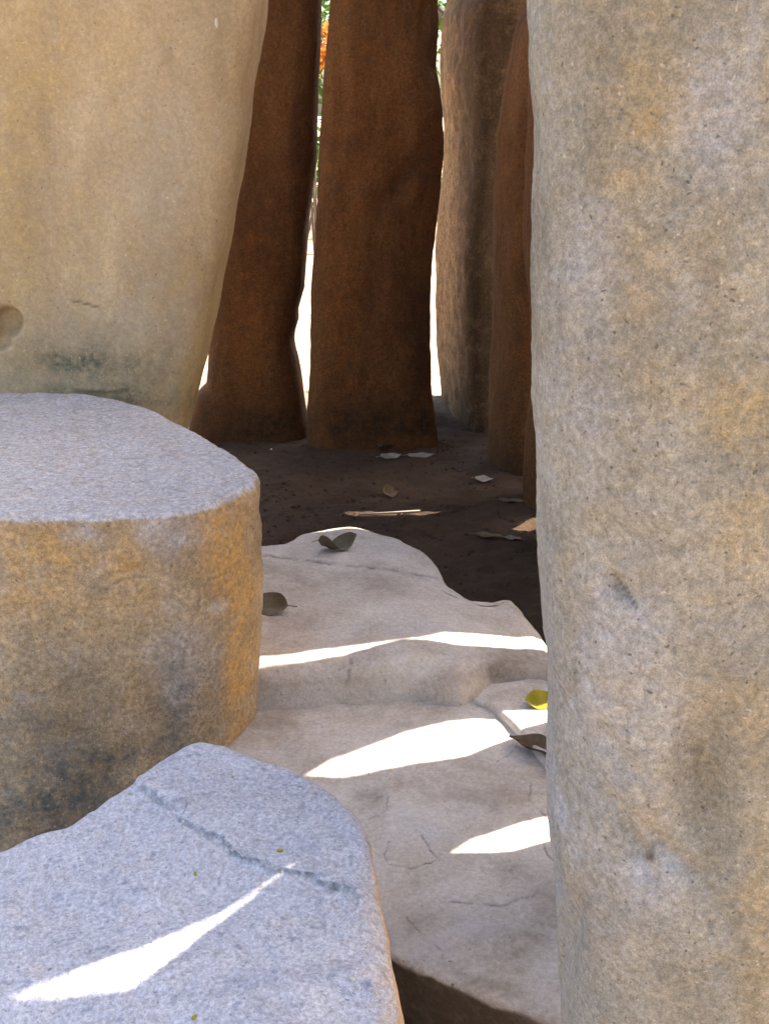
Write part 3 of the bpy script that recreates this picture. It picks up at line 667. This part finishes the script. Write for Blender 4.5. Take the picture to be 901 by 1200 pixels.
def surf(px, py):
    """where the line of sight first meets what is built so far"""
    bpy.context.view_layer.update()
    d = ray(px, py); h = scene.ray_cast(bpy.context.evaluated_depsgraph_get(), Vector((0, 0, CAM_H)), Vector(d).normalized())
    return h[1] if h[0] else Vector(hit(px, py, 0))
leaf('fallen_leaf', 'curled grey-brown dead leaf lying on top of the upper slab', M['leaf_grey'], surf(396, 644), 0.11, 0.05, R(12), 1.5, 0.9, twist=1.2, tilt=(R(14), R(-4)), seed=1, stem=0.2)
leaf('fallen_leaf', 'flat grey-brown dead leaf poking out beside the block', M['leaf_grey'], surf(314, 714), 0.11, 0.07, R(170), 0.6, 0.5, tilt=(R(-34), 0), seed=2)
leaf('fallen_leaf', 'yellow leaf wedged under the upper slab by the grey upright', M['leaf_yellow'], surf(636, 824), 0.085, 0.05, R(5), 0.5, 0.5, tilt=(R(30), 0), seed=3, stem=0)
leaf('fallen_leaf', 'brown curled dead leaf with an orange tip at the sun streak', M['leaf_brown'], surf(624, 880), 0.125, 0.055, R(137), 0.25, 0.9, seed=4, stem=0.12)
leaf('fallen_leaf', 'pale grey leaf on the dark earth, at the foot of the widest brown stone', M['leaf_pale'], surf(458, 536), 0.10, 0.05, R(20), 0.4, 0.2, tilt=(R(12), 0), seed=5)
leaf('fallen_leaf', 'long pale leaf on the dark earth between the widest brown stone and the slender one', M['leaf_pale'], surf(494, 535), 0.125, 0.045, R(8), 0.3, 0.2, tilt=(R(10), 0), seed=6)
leaf('fallen_leaf', 'small bright pale leaf at the foot of the leaning brown stone', M['leaf_pale'], surf(567, 563), 0.075, 0.045, R(-15), 0.5, 0.3, tilt=(R(14), 0), seed=7)
leaf('fallen_leaf', 'tan leaf standing on edge in the middle of the bare earth', M['leaf_brown'], surf(457, 580), 0.075, 0.06, R(30), 0.5, 0.4, tilt=(R(40), 0), seed=8)
leaf('fallen_leaf', 'dull brown leaf lying on the earth right of the upper slab', M['leaf_brown'], surf(572, 629), 0.10, 0.045, R(-10), 0.3, 0.3, seed=9)
leaf('fallen_leaf', 'dark leaf tip beside the dull brown leaf on the earth', M['leaf_grey'], surf(598, 632), 0.075, 0.035, R(160), 0.3, 0.3, seed=10)
leaf('fallen_leaf', 'dark leaf flat against the foot of the leaning brown stone', M['leaf_brown'], surf(600, 588), 0.11, 0.04, R(-6), 0.2, 0.2, seed=11)
leaf('fallen_leaf', 'dark curled leaf in the shade behind the pale leaves', M['leaf_grey'], surf(452, 524), 0.12, 0.06, R(60), 0.6, 0.5, seed=12)

def tube(name, label, cat, mat, pts, r0, r1, n=7, group=None, parent=None):
    P = np.array(pts, float); V = []; F = []
    for i, p in enumerate(P):
        t = P[min(i + 1, len(P) - 1)] - P[max(i - 1, 0)]; t = t / np.linalg.norm(t)
        a = np.cross(t, [0.3, 0.2, 0.9]); a /= np.linalg.norm(a); b = np.cross(t, a); r = r0 + (r1 - r0) * i / (len(P) - 1)
        for k in range(n): V.append(p + r * (math.cos(2 * math.pi * k / n) * a + math.sin(2 * math.pi * k / n) * b))
    for i in range(len(P) - 1):
        for k in range(n): a = i * n + k; b = i * n + (k + 1) % n; F.append([a, b, b + n, a + n])
    F.append(list(range(n - 1, -1, -1))); F.append(list(range((len(P) - 1) * n, len(P) * n)))
    base = P[0] if parent is None else None
    o = link_mesh(name, V, F, mat, base, parent=parent)
    return tag(o, label, cat, group) if parent is None else o

p0, p1, p2 = [np.array(surf(*q)) for q in ((420, 605), (460, 604), (492, 600))]
tube('twig', 'thin pale twig lying across the dark earth behind the slabs', 'twig', M['leaf_pale'], [p0 + (0, 0, .006), p1 + (0, 0, .012), p2 + (0, 0, .006)], 0.004, 0.003)
def chip(label, px, py, size, mat, seed, kind='stone_chip', cat='chip', ax=(1, .6, .4), embed=0.3, group=None):
    p = np.array(surf(px, py)); rnd = np.random.RandomState(seed); V = []; F = []
    nu, nv = 8, 5
    for i in range(nv + 1):
        f = math.pi * i / nv
        for k in range(nu):
            a = 2 * math.pi * k / nu; j = 1 + 0.25 * rnd.uniform(-1, 1)
            V.append((size * ax[0] * j * math.sin(f) * math.cos(a), size * ax[1] * j * math.sin(f) * math.sin(a), -size * ax[2] * math.cos(f)))
    for i in range(nv):
        for k in range(nu): a = i * nu + k; b = i * nu + (k + 1) % nu; F.append([a, b, b + nu, a + nu])
    an = rnd.uniform(0, 6.28); V = np.array(V); V = np.column_stack([V[:, 0] * math.cos(an) - V[:, 1] * math.sin(an), V[:, 0] * math.sin(an) + V[:, 1] * math.cos(an), V[:, 2]])
    o = link_mesh(kind, V, F, mat); o.location = p + np.array([0, 0, size * ax[2] * (1 - embed)])
    return tag(o, label, cat, group)
gl = 'tiny pale chip lying on the boulder'
for n_, (px, py, s, mt) in enumerate([(215, 963, .0030, 'chip'), (272, 997, .0026, 'chip'), (275, 978, .002, 'chip'), (304, 982, .0028, 'chip'), (328, 998, .005, 'leaf_yellow'), (229, 1025, .004, 'leaf_yellow'), (413, 1148, .0042, 'chip'), (228, 1193, .0045, 'leaf_yellow'), (273, 911, .0028, 'leaf_yellow')]):
    if mt == 'chip': chip(gl, px, py, s, M[mt], n_, group='pale chips on the boulder')
    else: chip('tiny yellow leaf scrap lying on the boulder', px, py, s, M[mt], n_, kind='leaf_scrap', cat='leaf scrap', group='yellow scraps on the boulder')
chip('tiny pale pebble standing in for a dot of sunlight on the earth beside the block', 318, 527, .008, M['chip'], 40)  # pale chip stands for a small spot of sun on the soil
chip('small cream flake stuck on the face of the broad tan stone', 254, 27, .012, M['chip'], 41, kind='bark_flake', cat='flake', ax=(.5, .4, 1.0), embed=1.0)

# loose clods and litter on the bare earth: too many and too small to count
def litter(name, label, n, region, smin, smax, mat, seed, flat=0.6, zoff=0.0, keep=None):
    rnd = np.random.RandomState(seed); V = []; F = []
    base = np.array([(0, 0, 1), (1, 0, 0), (0, 1, 0), (-1, 0, 0), (0, -1, 0), (0, 0, -1)], float)
    fs = [(0, 1, 2), (0, 2, 3), (0, 3, 4), (0, 4, 1), (5, 2, 1), (5, 3, 2), (5, 4, 3), (5, 1, 4)]
    (x0, x1, y0, y1) = region; k = 0
    while k < n:
        x, y = rnd.uniform(x0, x1), rnd.uniform(y0, y1)
        if keep and not keep(x, y): continue
        s = smin + (smax - smin) * rnd.rand() ** 3
        q = base * s * rnd.uniform(0.5, 1.3, (6, 1)) * np.array([1, rnd.uniform(.5, 1), flat]); a = rnd.uniform(0, 6.28)
        q = np.column_stack([q[:, 0] * math.cos(a) - q[:, 1] * math.sin(a), q[:, 0] * math.sin(a) + q[:, 1] * math.cos(a), q[:, 2]])
        b = len(V); V += (q + (x, y, gz(x, y) + zoff + s * flat * 0.2)).tolist(); F += [[b + i for i in f] for f in fs]; k += 1
    return tag(link_mesh(name, V, F, mat, smooth=False), label, 'litter', kind='stuff')
def gz(x, y):
    i = min(max(np.searchsorted(gy, y) - 1, 0), ny - 2); j = min(max(np.searchsorted(gx, x) - 1, 0), nx - 2)
    return P[i, j, 2]
litter('earth_clods', 'loose dark crumbs of soil over the bare earth inside the ring', 2600, (-0.8, 0.75, 2.6, 4.95), 0.003, 0.014, M['brown'] if False else M['earth'], 5)
litter('ground_litter', 'dry brown leaf litter and pebbles scattered on the sunlit ground behind the stones', 2600, (-3.5, 3.5, 5.4, 16), 0.008, 0.05, M['leaf_pale'], 6, flat=0.3)

# ------------------------------------------------------------------ trees and shrubs behind
def crown_mesh(name, center, rad, n, size, mat, seed, parent):
    rnd = np.random.RandomState(seed); V = []; F = []
    cl = rnd.normal(size=(max(10, n // 90), 3)); cl /= np.linalg.norm(cl, axis=1)[:, None]; cl *= rnd.uniform(0.35, 1, (len(cl), 1)); cl = cl * rad + center
    q0 = np.array([(-.5, 0, 0), (0, -.22, .04), (.5, 0, 0), (0, .22, .04)])
    for k in range(n):
        c = cl[rnd.randint(len(cl))] + rnd.normal(size=3) * np.array(rad) * 0.20
        A = rnd.normal(size=(3, 3)); Q, _ = np.linalg.qr(A); q = q0 @ Q.T * size * rnd.uniform(.6, 1.4) + c
        b = len(V); V += q.tolist(); F.append([b, b + 1, b + 2, b + 3])
    return link_mesh(name, V, F, mat, smooth=False, parent=parent)
def tree(label, x, y, h, r, mat, seed, n=3500, cat='tree', name='broadleaf_tree', leafsize=0.16):
    rnd = random.Random(seed); e = bpy.data.objects.new(name, None); C.objects.link(e); e.location = (x, y, 0); tag(e, label, cat, 'trees and shrubs beyond the stones')
    pts = [(0.05 * math.sin(k * 1.3 + seed) * k, 0.04 * math.cos(k + seed) * k, -0.1 + h * 0.62 * k / 6) for k in range(7)]
    tr = tube('trunk', None, None, M['bark'], pts, 0.05 * h ** 0.8, 0.02 * h ** .8, 9, parent=e)
    for k in range(5):
        a = rnd.uniform(0, 6.28); z0 = h * rnd.uniform(0.3, 0.58); L = r * rnd.uniform(.6, .95); i = int(z0 / (h * .62) * 6); bx_, by_, _ = pts[min(i, 6)]
        tube('limb', None, None, M['bark'], [(bx_, by_, z0), (bx_ + math.cos(a) * L * .5, by_ + math.sin(a) * L * .5, z0 + L * .45), (bx_ + math.cos(a) * L, by_ + math.sin(a) * L, z0 + L * .7)], 0.022 * h ** .8, 0.007 * h ** .8, 6, parent=e)
    crown_mesh('crown', np.array([0, 0, h * 0.62]), np.array([r, r, h * 0.36]), n, leafsize, mat, seed, e)
    return e
def shrub(label, x, y, h, r, mat, seed, n=900, leafsize=0.10, cz=0.58, cr=0.42):
    e = bpy.data.objects.new('leafy_shrub', None); C.objects.link(e); e.location = (x, y, 0); tag(e, label, 'shrub', 'trees and shrubs beyond the stones')
    for k in range(5):
        a = k * 1.26 + seed
        tube('stem', None, None, M['bark'], [(0.03 * math.cos(a), 0.03 * math.sin(a), -.05), (r * .35 * math.cos(a), r * .35 * math.sin(a), h * .4), (r * .6 * math.cos(a), r * .6 * math.sin(a), h * .75)], .014, .005, 5, parent=e)
    crown_mesh('foliage', np.array([0, 0, h * cz]), np.array([r, r, h * cr]), n, leafsize, mat, seed, e)
    return e
for k, (x, y, h, r, m_) in enumerate([(-1.6, 15.5, 5.5, 2.4, 'foliage'), (1.4, 16.5, 6.0, 2.6, 'foliage_light'), (-5.2, 17, 6.5, 2.8, 'foliage'), (4.8, 19, 6.5, 2.8, 'foliage'), (-0.3, 21, 7.5, 3.2, 'foliage'), (8.5, 22, 7, 3, 'foliage_light'), (-9.5, 21, 7.5, 3.2, 'foliage')]):
    tree(['bushy dark green tree growing beyond the stones', 'fresh green leafy tree growing beyond the stones'][m_ == 'foliage_light'], x, y, h, r, M[m_], 20 + k)
for k, (x, y, h, r, m_, l_) in enumerate([(-0.95, 13.2, 1.5, 0.55, 'foliage', 'low dark green shrub beyond the gap between the back stones'), (0.75, 13.5, 1.7, 0.6, 'foliage_light', 'light green shrub beyond the gap by the slender stone'),
                                          (-0.70, 11.8, 2.3, 0.22, 'leaf_orange', 'orange-leaved shrub glimpsed through the narrow gap between the back stones'), (-2.6, 13.5, 1.6, .7, 'foliage_light', 'rounded light green shrub left of the sunlit clearing'), (2.9, 14, 1.4, .7, 'foliage', 'rounded dark green shrub right of the sunlit clearing')]):
    shrub(l_, x, y, h, r, M[m_], 40 + k, **({'cz': 0.86, 'cr': 0.09, 'n': 350} if m_ == 'leaf_orange' else {}))
